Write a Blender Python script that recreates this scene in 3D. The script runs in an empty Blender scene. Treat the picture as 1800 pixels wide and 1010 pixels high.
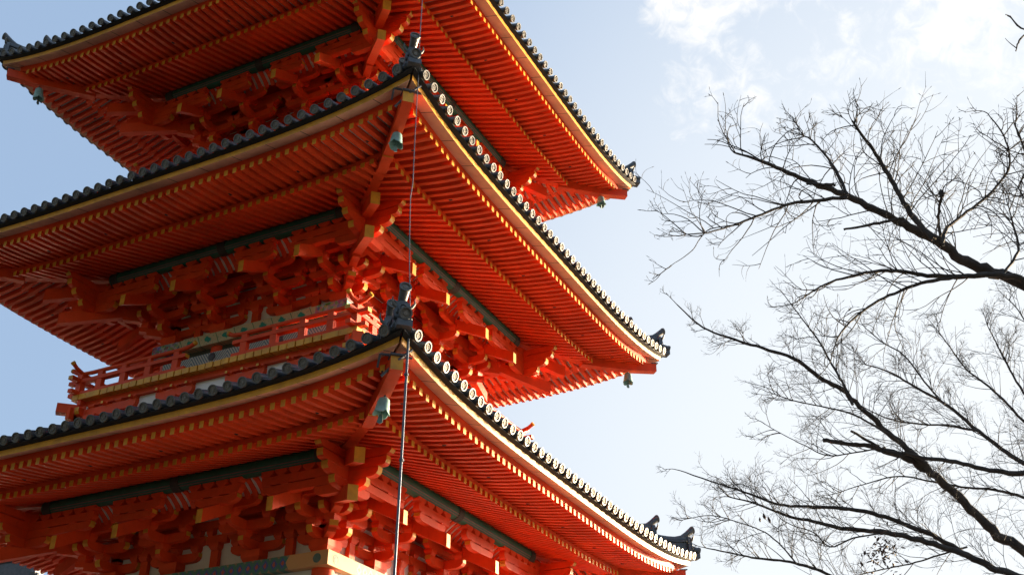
import bpy, math, random
from mathutils import Vector, Matrix, noise
R=math.radians
sc=bpy.context.scene
col=sc.collection
# ------------------------------------------------------------------ camera
U=0.28                      # one roof-tile spacing in metres; the pagoda is drawn in these units
ZC=-44.0156                 # height of the camera in units, below the middle eaves
def W(x,y,z): return (x*U,y*U,(z-ZC)*U+1.6)
cd=bpy.data.cameras.new('camera'); cam=bpy.data.objects.new('camera',cd); col.objects.link(cam)
sc.camera=cam
cd.sensor_width=36; cd.lens=1976.2035/1800*36; cd.clip_end=6000; cd.clip_start=.1
yaw,pit,roll=.469040,.518343,.003941
d=Vector((-math.sin(yaw)*math.cos(pit),math.cos(yaw)*math.cos(pit),math.sin(pit)))
r0=Vector((math.cos(yaw),math.sin(yaw),0)); u0=r0.cross(d)
rr=math.cos(roll)*r0+math.sin(roll)*u0; uu=-math.sin(roll)*r0+math.cos(roll)*u0
CP=Vector(W(51.0694,-66.0744,ZC))
M=Matrix((rr,uu,-d)).transposed().to_4x4(); M.translation=CP
cam.matrix_world=M
sc.render.resolution_x=1024; sc.render.resolution_y=574
# ------------------------------------------------------------------ light
SUN_AZ,SUN_EL=R(67),R(5)
AURE=85.0
w=bpy.data.worlds.new('World'); sc.world=w; w.use_nodes=True
nt=w.node_tree; N=nt.nodes; L=nt.links
for n in list(N): N.remove(n)
def nd(t,**k):
    n=N.new(t)
    for a,b in k.items():
        if a.startswith('i_'): n.inputs[int(a[2:])].default_value=b
        else: setattr(n,a,b)
    return n
def mth(op,a,b=None,c=None,clamp=False):
    n=N.new('ShaderNodeMath'); n.operation=op; n.use_clamp=clamp
    for i,x in enumerate((a,b,c)):
        if x is None: continue
        if isinstance(x,(int,float)): n.inputs[i].default_value=x
        else: L.new(x,n.inputs[i])
    return n.outputs[0]
sky=nd('ShaderNodeTexSky',sky_type='NISHITA',sun_disc=False,sun_elevation=SUN_EL,sun_rotation=R(90)-SUN_AZ,altitude=100,air_density=1.0,dust_density=1.6,ozone_density=1.6)
geo=nd('ShaderNodeTexCoord')
dirv=geo.outputs['Generated']
def dirpx(x,y):
    v=(d*1976.2+rr*(x-900)-uu*(y-505)); return v.normalized()
def blob(x,y,size,soft):
    # a soft round region of the sky round one direction (angles in degrees)
    v=dirpx(x,y)
    dp=N.new('ShaderNodeVectorMath'); dp.operation='DOT_PRODUCT'; L.new(dirv,dp.inputs[0]); dp.inputs[1].default_value=v
    mr=N.new('ShaderNodeMapRange'); mr.interpolation_type='SMOOTHSTEP'
    mr.inputs['From Min'].default_value=math.cos(R(size+soft)); mr.inputs['From Max'].default_value=math.cos(R(max(size-soft,0)))
    L.new(dp.outputs['Value'],mr.inputs['Value']); return mr.outputs[0]
nz=nd('ShaderNodeTexNoise'); L.new(dirv,nz.inputs['Vector']); nz.inputs['Scale'].default_value=17; nz.inputs['Detail'].default_value=9; nz.inputs['Roughness'].default_value=.58; nz.inputs['Distortion'].default_value=.35
cov=None
for x,y,s,f,g in ((1710,-30,3.6,3.0,.95),(1225,10,1.9,1.8,.9),(1265,75,1.0,1.1,.75),(1225,165,1.7,1.6,.85),(1315,125,1.3,1.2,.75),(1310,205,1.1,1.3,.75),(1225,240,.7,.8,.6),(1450,60,2.6,2.5,.5),(1530,170,3.5,3.2,.42)):
    b=mth('MULTIPLY',blob(x,y,s,f),g); cov=b if cov is None else mth('MAXIMUM',cov,b)
nz2=nd('ShaderNodeTexNoise'); L.new(dirv,nz2.inputs['Vector']); nz2.inputs['Scale'].default_value=46; nz2.inputs['Detail'].default_value=7; nz2.inputs['Roughness'].default_value=.62; nz2.inputs['Distortion'].default_value=1.2
cl=mth('ADD',mth('ADD',mth('MULTIPLY',cov,.8),mth('MULTIPLY',mth('SUBTRACT',nz.outputs['Fac'],.5),1.9)),mth('MULTIPLY',mth('SUBTRACT',nz2.outputs['Fac'],.5),1.1))
mr=nd('ShaderNodeMapRange'); mr.interpolation_type='SMOOTHSTEP'; mr.inputs['From Min'].default_value=.30; mr.inputs['From Max'].default_value=.95; L.new(cl,mr.inputs['Value'])
cloud=mth('MULTIPLY',mr.outputs[0],mth('MINIMUM',mth('MULTIPLY',cov,3),1))
# thin high veil that brightens towards the low sun
gl=N.new('ShaderNodeVectorMath'); gl.operation='DOT_PRODUCT'; L.new(dirv,gl.inputs[0]); gl.inputs[1].default_value=dirpx(2300,1150)
mv=nd('ShaderNodeMapRange'); mv.interpolation_type='SMOOTHSTEP'; mv.inputs['From Min'].default_value=math.cos(R(58)); mv.inputs['From Max'].default_value=math.cos(R(10)); L.new(gl.outputs['Value'],mv.inputs['Value'])
bg1=nd('ShaderNodeBackground'); L.new(sky.outputs[0],bg1.inputs[0]); bg1.inputs[1].default_value=.075
SKYV=(.42,.52,.66,1)
mixv=nd('ShaderNodeMixRGB'); L.new(mv.outputs[0],mixv.inputs[0]); mixv.inputs[1].default_value=(.142,.195,.280,1); mixv.inputs[2].default_value=(.298,.312,.324,1)
mixc=nd('ShaderNodeMixRGB'); L.new(cloud,mixc.inputs[0]); L.new(mixv.outputs[0],mixc.inputs[1]); mixc.inputs[2].default_value=(.35,.35,.35,1)
# bright hazy aureole round the low sun, outside the picture
au=N.new('ShaderNodeVectorMath'); au.operation='DOT_PRODUCT'; L.new(dirv,au.inputs[0]); au.inputs[1].default_value=(math.cos(SUN_AZ)*math.cos(SUN_EL),math.sin(SUN_AZ)*math.cos(SUN_EL),math.sin(SUN_EL))
ma=nd('ShaderNodeMapRange'); ma.interpolation_type='SMOOTHSTEP'; ma.inputs['From Min'].default_value=math.cos(R(20.5)); ma.inputs['From Max'].default_value=1; L.new(au.outputs['Value'],ma.inputs['Value'])
mixa=nd('ShaderNodeMixRGB'); L.new(ma.outputs[0],mixa.inputs[0]); L.new(mixc.outputs[0],mixa.inputs[1]); mixa.inputs[2].default_value=(.36,.29,.20,1)
bg2=nd('ShaderNodeBackground'); L.new(mixa.outputs[0],bg2.inputs[0]); L.new(mth('ADD',1.0,mth('MULTIPLY',ma.outputs[0],AURE)),bg2.inputs[1])
msh=nd('ShaderNodeMixShader'); L.new(bg1.outputs[0],msh.inputs[1]); L.new(bg2.outputs[0],msh.inputs[2])
fa=mth('MAXIMUM',cloud,mth('ADD',.72,mth('MULTIPLY',mv.outputs[0],.25)))
L.new(fa,msh.inputs[0])
wo=nd('ShaderNodeOutputWorld'); L.new(msh.outputs[0],wo.inputs[0])
sl=bpy.data.lights.new('sun','SUN'); so=bpy.data.objects.new('sun',sl); col.objects.link(so)
sl.energy=4.4; sl.angle=R(.6); sl.color=(1,.74,.43)
sd=Vector((math.cos(SUN_AZ)*math.cos(SUN_EL),math.sin(SUN_AZ)*math.cos(SUN_EL),math.sin(SUN_EL)))
so.rotation_euler=sd.to_track_quat('Z','Y').to_euler()
sc.view_settings.view_transform='Standard'; sc.view_settings.look='None'; sc.view_settings.exposure=1.72; sc.view_settings.gamma=1
sc.view_settings.use_curve_mapping=False
# ------------------------------------------------------------------ materials
def mat(name,c,rough=.6,var=.25,scale=6,bump=0,c2=None,metal=0,spec=.5,bscale=None,wear=0,seam=0):
    m=bpy.data.materials.new(name); m.use_nodes=True; t=m.node_tree; b=t.nodes['Principled BSDF']
    b.inputs['Roughness'].default_value=rough; b.inputs['Metallic'].default_value=metal
    b.inputs['Specular IOR Level'].default_value=spec
    tc=t.nodes.new('ShaderNodeTexCoord')
    n=t.nodes.new('ShaderNodeTexNoise'); n.inputs['Scale'].default_value=scale; n.inputs['Detail'].default_value=6; n.inputs['Roughness'].default_value=.65
    t.links.new(tc.outputs['Object'],n.inputs['Vector'])
    mx=t.nodes.new('ShaderNodeMixRGB')
    if c2 is None: c2=tuple(x*(1-var) for x in c)
    mx.inputs[1].default_value=(*c2,1); mx.inputs[2].default_value=(*c,1)
    mr=t.nodes.new('ShaderNodeMapRange'); mr.inputs['From Min'].default_value=.32; mr.inputs['From Max'].default_value=.62
    t.links.new(n.outputs['Fac'],mr.inputs['Value']); t.links.new(mr.outputs[0],mx.inputs[0])
    col_out=mx.outputs[0]
    if wear:
        mp=t.nodes.new('ShaderNodeMapping'); mp.inputs['Scale'].default_value=(1,1,.35); t.links.new(tc.outputs['Object'],mp.inputs[0])
        n3=t.nodes.new('ShaderNodeTexNoise'); n3.inputs['Scale'].default_value=9; n3.inputs['Detail'].default_value=8; n3.inputs['Roughness'].default_value=.75; t.links.new(mp.outputs[0],n3.inputs['Vector'])
        m3=t.nodes.new('ShaderNodeMapRange'); m3.inputs['From Min'].default_value=.56; m3.inputs['From Max'].default_value=.74; m3.inputs['To Max'].default_value=wear; t.links.new(n3.outputs['Fac'],m3.inputs['Value'])
        x3=t.nodes.new('ShaderNodeMixRGB'); t.links.new(m3.outputs[0],x3.inputs[0]); t.links.new(col_out,x3.inputs[1]); x3.inputs[2].default_value=(*tuple(.5*a+.012 for a in c),1)
        n4=t.nodes.new('ShaderNodeTexNoise'); n4.inputs['Scale'].default_value=.9; n4.inputs['Detail'].default_value=3; t.links.new(tc.outputs['Object'],n4.inputs['Vector'])
        m4=t.nodes.new('ShaderNodeMapRange'); m4.inputs['From Min'].default_value=.3; m4.inputs['From Max'].default_value=.7; m4.inputs['To Min'].default_value=.78; m4.inputs['To Max'].default_value=1.08; t.links.new(n4.outputs['Fac'],m4.inputs['Value'])
        h4=t.nodes.new('ShaderNodeHueSaturation'); t.links.new(m4.outputs[0],h4.inputs['Value']); t.links.new(x3.outputs[0],h4.inputs['Color']); col_out=h4.outputs[0]
        m5=t.nodes.new('ShaderNodeMapRange'); m5.inputs['To Min'].default_value=rough-.12; m5.inputs['To Max'].default_value=rough+.25; t.links.new(n3.outputs['Fac'],m5.inputs['Value']); t.links.new(m5.outputs[0],b.inputs['Roughness'])
    if seam:
        uv=t.nodes.new('ShaderNodeUVMap'); sx=t.nodes.new('ShaderNodeSeparateXYZ'); t.links.new(uv.outputs[0],sx.inputs[0])
        q=[]
        for op,v in (('DIVIDE',seam),('FRACT',None),('LESS_THAN',.022)):
            n=t.nodes.new('ShaderNodeMath'); n.operation=op; t.links.new(q[-1] if q else sx.outputs[0],n.inputs[0])
            if v is not None: n.inputs[1].default_value=v
            q.append(n.outputs[0])
        x5=t.nodes.new('ShaderNodeMixRGB'); t.links.new(q[-1],x5.inputs[0]); t.links.new(col_out,x5.inputs[1]); x5.inputs[2].default_value=(.10,.08,.07,1); col_out=x5.outputs[0]
    t.links.new(col_out,b.inputs['Base Color'])
    if bump:
        n2=t.nodes.new('ShaderNodeTexNoise'); n2.inputs['Scale'].default_value=bscale or scale*6; n2.inputs['Detail'].default_value=5
        t.links.new(tc.outputs['Object'],n2.inputs['Vector'])
        bp=t.nodes.new('ShaderNodeBump'); bp.inputs['Strength'].default_value=bump; bp.inputs['Distance'].default_value=.01
        t.links.new(n2.outputs['Fac'],bp.inputs['Height']); t.links.new(bp.outputs[0],b.inputs['Normal'])
    return m
def uvmat(name,rough=.6):
    m=bpy.data.materials.new(name); m.use_nodes=True; t=m.node_tree; b=t.nodes['Principled BSDF']; b.inputs['Roughness'].default_value=rough
    uv=t.nodes.new('ShaderNodeUVMap'); sp=t.nodes.new('ShaderNodeSeparateXYZ'); t.links.new(uv.outputs[0],sp.inputs[0])
    def mm(op,a,b_=None,c=None,clamp=False):
        n=t.nodes.new('ShaderNodeMath'); n.operation=op; n.use_clamp=clamp
        for i,x in enumerate((a,b_,c)):
            if x is None: continue
            if isinstance(x,(int,float)): n.inputs[i].default_value=x
            else: t.links.new(x,n.inputs[i])
        return n.outputs[0]
    def mix(f,a,c):
        n=t.nodes.new('ShaderNodeMixRGB'); t.links.new(f,n.inputs[0])
        for i,x in ((1,a),(2,c)):
            if isinstance(x,tuple): n.inputs[i].default_value=(*x,1)
            else: t.links.new(x,n.inputs[i])
        return n.outputs[0]
    return m,t,b,uv,sp,mm,mix
RED=mat('vermilion_paint',(.82,.070,.007),.5,.18,2.2,.25,spec=.35,bscale=30,wear=.5)
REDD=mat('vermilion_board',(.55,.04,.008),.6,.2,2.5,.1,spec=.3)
YEL=mat('ochre_paint',(.80,.37,.022),.45,.2,5,.1,c2=(.60,.26,.02),wear=.6)
WHT=mat('white_plaster',(.78,.74,.70),.8,.1,3,.05)
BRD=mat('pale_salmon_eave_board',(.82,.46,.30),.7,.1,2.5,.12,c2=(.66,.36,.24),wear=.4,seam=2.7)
TIL=mat('grey_roof_tile',(.075,.083,.092),.42,.45,9,.35,c2=(.032,.037,.042),spec=.7)
TIR=mat('weathered_rim_lip_glint',(.12,.113,.10),.58,.45,22,0,c2=(.07,.07,.066),spec=.9,metal=.42)
TIC=mat('tile_end_face',(.19,.17,.14),.6,.4,24,.4,spec=.6,metal=.3)
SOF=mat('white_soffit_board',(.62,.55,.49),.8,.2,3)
BLK=mat('shade_black',(.012,.012,.013),.8,.3,4)  # black puts the shade below the tile edge into the batten colour
GRN=mat('dark_green_paint',(.016,.12,.065),.5,.3,3)
MRN=mat('maroon_stripe',(.26,.11,.09),.6,.3,8)
BRZ=mat('verdigris_bronze',(.27,.47,.44),.6,.35,7,.25,c2=(.15,.30,.27))
DBR=mat('dark_bronze',(.11,.19,.165),.6,.3,12)
STL=mat('galvanised_steel',(.11,.12,.14),.4,.2,9,metal=.6)
DMT=mat('dark_metal_cap',(.07,.08,.10),.5,.3,9)
BARK=mat('dark_bark',(.075,.064,.058),.9,.4,14,.8,c2=(.03,.026,.024))
TWIG=mat('bare_twig',(.05,.042,.038),.9,.3,10)
LEAF=mat('dry_leaf',(.10,.05,.03),.8,.3,10)
STN=mat('stone_base',(.34,.32,.29),.85,.3,3,.3)
GRV=mat('grey_gravel',(.075,.065,.056),.95,.25,1.2,.3)
OLV=mat('olive_frieze_paint',(.045,.045,.03),.7,.3,5)
# purlin pattern: green with twin stripes and a small boss motif
def beam_green():
    m,t,b,uv,sp,mm,mix=uvmat('painted_cream_green_beam',.6)
    a=mm('FRACT',mm('DIVIDE',mm('ADD',sp.outputs[0],mm('MULTIPLY',sp.outputs[1],.45)),1.72))
    v=mm('ADD',sp.outputs[2] if False else sp.outputs[1],0.0)
    line=mm('LESS_THAN',a,.035)
    vz=mm('SUBTRACT',mm('FRACT',mm('DIVIDE',mm('ADD',v,506.01),1)),.5)
    n=t.nodes.new('ShaderNodeTexNoise'); n.inputs['Scale'].default_value=6; t.links.new(uv.outputs[0],n.inputs['Vector'])
    da=mm('MULTIPLY',mm('SUBTRACT',a,.5),1.72)
    dist=mm('ADD',mm('ABSOLUTE',da),mm('MULTIPLY',mm('ABSOLUTE',vz),1.1))
    dn=mm('ADD',dist,mm('MULTIPLY',mm('SUBTRACT',n.outputs['Fac'],.5),.55))
    flower=mm('LESS_THAN',dn,.36)
    vo=t.nodes.new('ShaderNodeTexVoronoi'); vo.inputs['Scale'].default_value=5.5; t.links.new(uv.outputs[0],vo.inputs['Vector'])
    dots=mm('LESS_THAN',vo.outputs['Distance'],.22)
    base=mix(dots,(.50,.44,.27),(.16,.30,.20))
    c=mix(flower,base,(.01,.25,.20)); c=mix(line,c,(.01,.16,.09))
    vo2=t.nodes.new('ShaderNodeTexVoronoi'); vo2.inputs['Scale'].default_value=5; t.links.new(uv.outputs[0],vo2.inputs['Vector'])
    hs=t.nodes.new('ShaderNodeHueSaturation'); hs.inputs['Saturation'].default_value=.8; hs.inputs['Value'].default_value=.5; t.links.new(vo2.outputs['Color'],hs.inputs['Color'])
    end=mm('GREATER_THAN',mm('ABSOLUTE',sp.outputs[0]),6.3)
    c=mix(end,c,hs.outputs[0]); t.links.new(c,b.inputs['Base Color']); return m
def beam_blue():
    m,t,b,uv,sp,mm,mix=uvmat('painted_blue_green_beam',.6)
    a=mm('SUBTRACT',mm('FRACT',mm('DIVIDE',sp.outputs[0],.68)),.5)
    v=mm('SUBTRACT',mm('FRACT',mm('DIVIDE',mm('ADD',sp.outputs[1],95.96),.9)),.5)
    dist=mm('ADD',mm('ABSOLUTE',a),mm('ABSOLUTE',v))
    n=t.nodes.new('ShaderNodeTexNoise'); n.inputs['Scale'].default_value=7; t.links.new(uv.outputs[0],n.inputs['Vector'])
    dn=mm('ADD',dist,mm('MULTIPLY',mm('SUBTRACT',n.outputs['Fac'],.5),.3))
    c=mix(mm('LESS_THAN',dn,.42),(.07,.20,.15),(.07,.11,.30))
    c=mix(mm('LESS_THAN',dn,.2),c,(.45,.10,.06))
    c=mix(mm('GREATER_THAN',dn,.82),c,(.33,.22,.14))
    end=mm('GREATER_THAN',mm('ADD',mm('ABSOLUTE',sp.outputs[0]),mm('MULTIPLY',mm('ABSOLUTE',v),-.5)),6.7)
    # the capped end of the beam is plain orange on all four sides
    c=mix(end,c,(.62,.34,.13)); t.links.new(c,b.inputs['Base Color']); return m
def beam_stripe():
    m,t,b,uv,sp,mm,mix=uvmat('painted_striped_beam',.6)
    z=mm('ABSOLUTE',mm('SUBTRACT',mm('FRACT',mm('DIVIDE',sp.outputs[0],3.4)),.5))
    a=mm('FRACT',mm('MULTIPLY',mm('ADD',mm('MULTIPLY',z,3.4),mm('MULTIPLY',sp.outputs[1],.7)),4.2))
    c=mix(mm('LESS_THAN',a,.45),(.50,.50,.46),(.10,.18,.24))
    vo=t.nodes.new('ShaderNodeTexVoronoi'); vo.inputs['Scale'].default_value=7; t.links.new(uv.outputs[0],vo.inputs['Vector'])
    c=mix(mm('LESS_THAN',vo.outputs['Distance'],.2),c,(.30,.36,.36))
    t.links.new(c,b.inputs['Base Color']); return m
PGRN,PBLU,PSTR=beam_green(),beam_blue(),beam_stripe()
# ------------------------------------------------------------------ mesh helper
QF=[lambda s,o:(s,-o),lambda s,o:(o,s),lambda s,o:(-s,o),lambda s,o:(-o,-s)]
class MB:
    """collects shapes in side space: s along the wall, o outwards from the tower axis, z up"""
    def __init__(S): S.v=[];S.f=[];S.m=[]
    def add(S,v,f,m=0):
        n=len(S.v); S.v+=list(v)
        for i,q in enumerate(f):
            S.f.append([n+k for k in q]); S.m.append(m if isinstance(m,int) else m[i])
    def box(S,s0,s1,o0,o1,z0,z1,m=0):
        S.add([(s0,o0,z0),(s1,o0,z0),(s1,o1,z0),(s0,o1,z0),(s0,o0,z1),(s1,o0,z1),(s1,o1,z1),(s0,o1,z1)],
              [(0,3,2,1),(4,5,6,7),(0,1,5,4),(1,2,6,5),(2,3,7,6),(3,0,4,7)],m)
    def block(S,s,o,z0,z1,w,m=0,w2=None,mb=None):
        w2=w2 or w*.66; zm=z0+(z1-z0)*.5; r=[]
        for z,h in ((z0,w2/2),(zm,w/2),(z1,w/2)): r+=[(s-h,o-h,z),(s+h,o-h,z),(s+h,o+h,z),(s-h,o+h,z)]
        f=[(3,2,1,0),(8,9,10,11)]
        for k in (0,4):
            for i in range(4): f.append((k+i,k+(i+1)%4,k+4+(i+1)%4,k+4+i))
        S.add(r,f,m)
    def prism(S,poly,axis,a0,a1,m=0,em=None):
        """poly (u,z) counter clockwise; axis 's' or 'o' is the direction it is extruded along"""
        n=len(poly)
        def P(u,z,a): return (a,u,z) if axis=='s' else (u,a,z)
        v=[P(u,z,a0) for u,z in poly]+[P(u,z,a1) for u,z in poly]
        f=[tuple(range(n)),tuple(range(2*n-1,n-1,-1))]; mm=[m,m]
        for i in range(n):
            j=(i+1)%n; f.append((i,n+i,n+j,j)); mm.append(em[i] if em else m)
        S.add(v,f,mm)
    def beam(S,pts,w,h,mside=0,mend=None,mend0=None,perp=None):
        """bar through pts (top centre line), width w, height h"""
        mend=mside if mend is None else mend; mend0=mside if mend0 is None else mend0
        v=[];f=[];mm=[]
        a=Vector(pts[0]);b=Vector(pts[-1]); dd=Vector((b.x-a.x,b.y-a.y,0)).normalized(); px=Vector((-dd.y,dd.x,0))*(w/2)
        for p in pts:
            p=Vector(p)
            v+=[p-px,p+px,p+px-Vector((0,0,h)),p-px-Vector((0,0,h))]
        n=len(pts)
        for i in range(n-1):
            for k in range(4):
                f.append((4*i+k,4*i+(k+1)%4,4*i+4+(k+1)%4,4*i+4+k)); mm.append(mside)
        f.append((3,2,1,0)); mm.append(mend0); f.append(tuple(4*n-4+k for k in range(4))); mm.append(mend)
        S.add([tuple(x) for x in v],f,mm)
    def tube(S,pts,rad,n=8,m=0,cap=True,mcap=None):
        pts=[Vector(p) for p in pts]
        if not hasattr(rad,'__len__'): rad=[rad]*len(pts)
        v=[];f=[];mm=[]; up=None
        for i,p in enumerate(pts):
            t=(pts[min(i+1,len(pts)-1)]-pts[max(i-1,0)]).normalized()
            if up is None: up=t.orthogonal().normalized()
            up=(up-t*up.dot(t)).normalized(); sd_=t.cross(up)
            for k in range(n):
                a=2*math.pi*k/n; v.append(tuple(p+(up*math.cos(a)+sd_*math.sin(a))*rad[i]))
        for i in range(len(pts)-1):
            for k in range(n):
                f.append((i*n+k,i*n+(k+1)%n,(i+1)*n+(k+1)%n,(i+1)*n+k)); mm.append(m)
        if cap:
            mc=m if mcap is None else mcap
            f.append(tuple(range(n-1,-1,-1))); mm.append(mc); f.append(tuple((len(pts)-1)*n+k for k in range(n))); mm.append(mc)
        S.add(v,f,mm)
    def lathe(S,c,ax,prof,n=16,mats=None,m=0):
        """prof: (distance along axis, radius); ax any direction"""
        c=Vector(c); ax=Vector(ax).normalized(); e=ax.orthogonal().normalized(); g=ax.cross(e); v=[];f=[];mm=[]
        for a,r in prof:
            for k in range(n):
                t=2*math.pi*k/n; v.append(tuple(c+ax*a+(e*math.cos(t)+g*math.sin(t))*r))
        for i in range(len(prof)-1):
            for k in range(n):
                f.append((i*n+k,i*n+(k+1)%n,(i+1)*n+(k+1)%n,(i+1)*n+k)); mm.append(mats[i] if mats else m)
        f.append(tuple((len(prof)-1)*n+k for k in range(n))); mm.append(mats[-1] if mats else m)
        S.add(v,f,mm)
    def done(S,name,mats,parent=None,q=None,smooth=0,raw=False,zoff=0):
        me=bpy.data.meshes.new(name); vv=[]
        for s,o,z in S.v:
            if raw: vv.append((s,o,z))
            elif q is None: vv.append(W(s,o,z+zoff))
            else:
                x,y=QF[q](s,o); vv.append(W(x,y,z+zoff))
        me.from_pydata(vv,[],S.f)
        for m in (mats if isinstance(mats,(list,tuple)) else [mats]): me.materials.append(m)
        me.polygons.foreach_set('material_index',S.m)
        uvl=me.uv_layers.new(name='UVMap')
        for l in me.loops:
            p=S.v[l.vertex_index]; uvl.data[l.index].uv=(p[0],p[2])
        me.update()
        import bmesh
        bm=bmesh.new(); bm.from_mesh(me); bmesh.ops.recalc_face_normals(bm,faces=bm.faces)
        if smooth:
            for f in bm.faces: f.smooth=True
            for e in bm.edges:
                if len(e.link_faces)!=2 or e.calc_face_angle(0)>R(smooth): e.smooth=False
        bm.to_mesh(me); bm.free()
        ob=bpy.data.objects.new(name,me); col.objects.link(ob)
        if parent: ob.parent=parent
        return ob
def tag(o,label=None,cat=None,group=None,kind=None):
    if label: o['label']=label
    if cat: o['category']=cat
    if group: o['group']=group
    if kind: o['kind']=kind
    return o
def empty(name,loc=(0,0,0),parent=None):
    o=bpy.data.objects.new(name,None); col.objects.link(o); o.location=loc
    if parent: o.parent=parent
    return o
# ------------------------------------------------------------------ ground
g=MB(); g.add([(-3000,-3000,0),(3000,-3000,0),(3000,3000,0),(-3000,3000,0)],[(0,1,2,3)])
tag(g.done('ground',GRV,raw=True),'grey gravel temple ground round the pagoda',kind='structure')
hl=MB(); v=[]; HN=60  # hill ring out of view, added to darken the left eaves
for i in range(HN+1):
    a=R(168+(352-168)*i/HN); hh=(40+7*math.sin(i*.35)+4*math.sin(i*.93+1)+2*noise.noise(Vector((i*.7,0,0))))*min(1,i/5,(HN-i)/5)+.2
    for r_,z in ((78,-.5),(100,hh*.62),(125,hh),(190,hh*.9),(320,-.5)): v.append((r_*math.cos(a),r_*math.sin(a),z))
hl.add(v,[(i*5+j,i*5+j+1,i*5+j+6,i*5+j+5) for i in range(HN) for j in range(4)])
tag(hl.done('shading_hills',mat('shading_hill_dark',(.035,.045,.022),.95,.5,.08,.5,c2=(.02,.028,.015)),raw=True,smooth=180),'dark hill ring added out of view to hold back low light',kind='structure')
PAV=mat('pale_bounce_sheet',(.46,.42,.36),.9,.15,.8,.2)  # unseen pale ground, added to bounce sun onto the right-hand undersides
g=MB(); g.add([(9,-6,.004),(70,-12,.004),(70,90,.004),(9,60,.004)],[(0,1,2,3)])
tag(g.done('bounce_sheet',PAV,raw=True),'pale sheet added out of view to bounce light under the right eaves',kind='structure')
# ------------------------------------------------------------------ pagoda
pag=empty('pagoda'); tag(pag,'three storey vermilion pagoda with curved grey tiled eaves, ochre beam ends and painted beams','pagoda')
HE0=22.26
ST=[ # z of the eave tiles, tiles per side, spacing, lift
 dict(n='lower',z=-18.505,N=45,s=1.0,db=.906,L=1.45),
 dict(n='middle',z=0.0,N=43,s=1.0,db=0.0,L=1.5),
 dict(n='upper',z=18.464,N=40,s=1.008,db=-1.005,L=1.42)]
for k in ST:
    k['hE']=((k['N']+1)/2+.26)*k['s']; k['dh']=k['hE']-HE0
    k['W']=7.94+k['db']; k['c']=3.11*(1+k['db']/7.94)
def surf(k,t,s):                       # roof surface height at distance t inwards from the eave
    return .33*t+.0145*t*t+k['L']*(abs(s)/k['hE'])**4*max(0,1-t/14)
def lift(k,s): return k['L']*(abs(s)/k['hE'])**4
SN=[i/24 for i in range(-24,25)]
fly=[];base=[]
def edge_strip(mb,k,sec,hmax_of,m=0,em=None,n=56,miter=True):
    """sweep a section (o,z) along the eave; each corner mitred on the diagonal"""
    rows=[]
    for i in range(n+1):
        t=-1+2*i/n; rows.append([(t*(o+k['dh']),o+k['dh']+.1*t**4,z+lift(k,t*(o+k['dh']))) for o,z in sec])
    m_=len(sec); v=[p for r in rows for p in r]; f=[];mm=[]
    for i in range(n):
        for j in range(m_):
            jj=(j+1)%m_; f.append((i*m_+j,i*m_+jj,(i+1)*m_+jj,(i+1)*m_+j)); mm.append(em[j] if em else m)
    f.append(tuple(range(m_))); f.append(tuple(n*m_+j for j in range(m_-1,-1,-1))); mm+=[m,m]
    mb.add(v,f,mm)
def disc(mb,s,o,z,r=.315,back=.9,ax=(0,1,-.30)):
    # lower rim of the round tile with a sunk, patterned face
    mb.lathe((s,o,z),ax,[(-back,r*.86),(-.10,r*.88),(-.10,r),(0,r),(0.0,r*.76),(-.05,r*.72),(-.05,r*.46),(-.02,r*.42),(-.02,r*.32),(-.05,r*.28),(-.035,r*.12)],16,[0,0,1,1,1,2,2,2,2,2,2])
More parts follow.
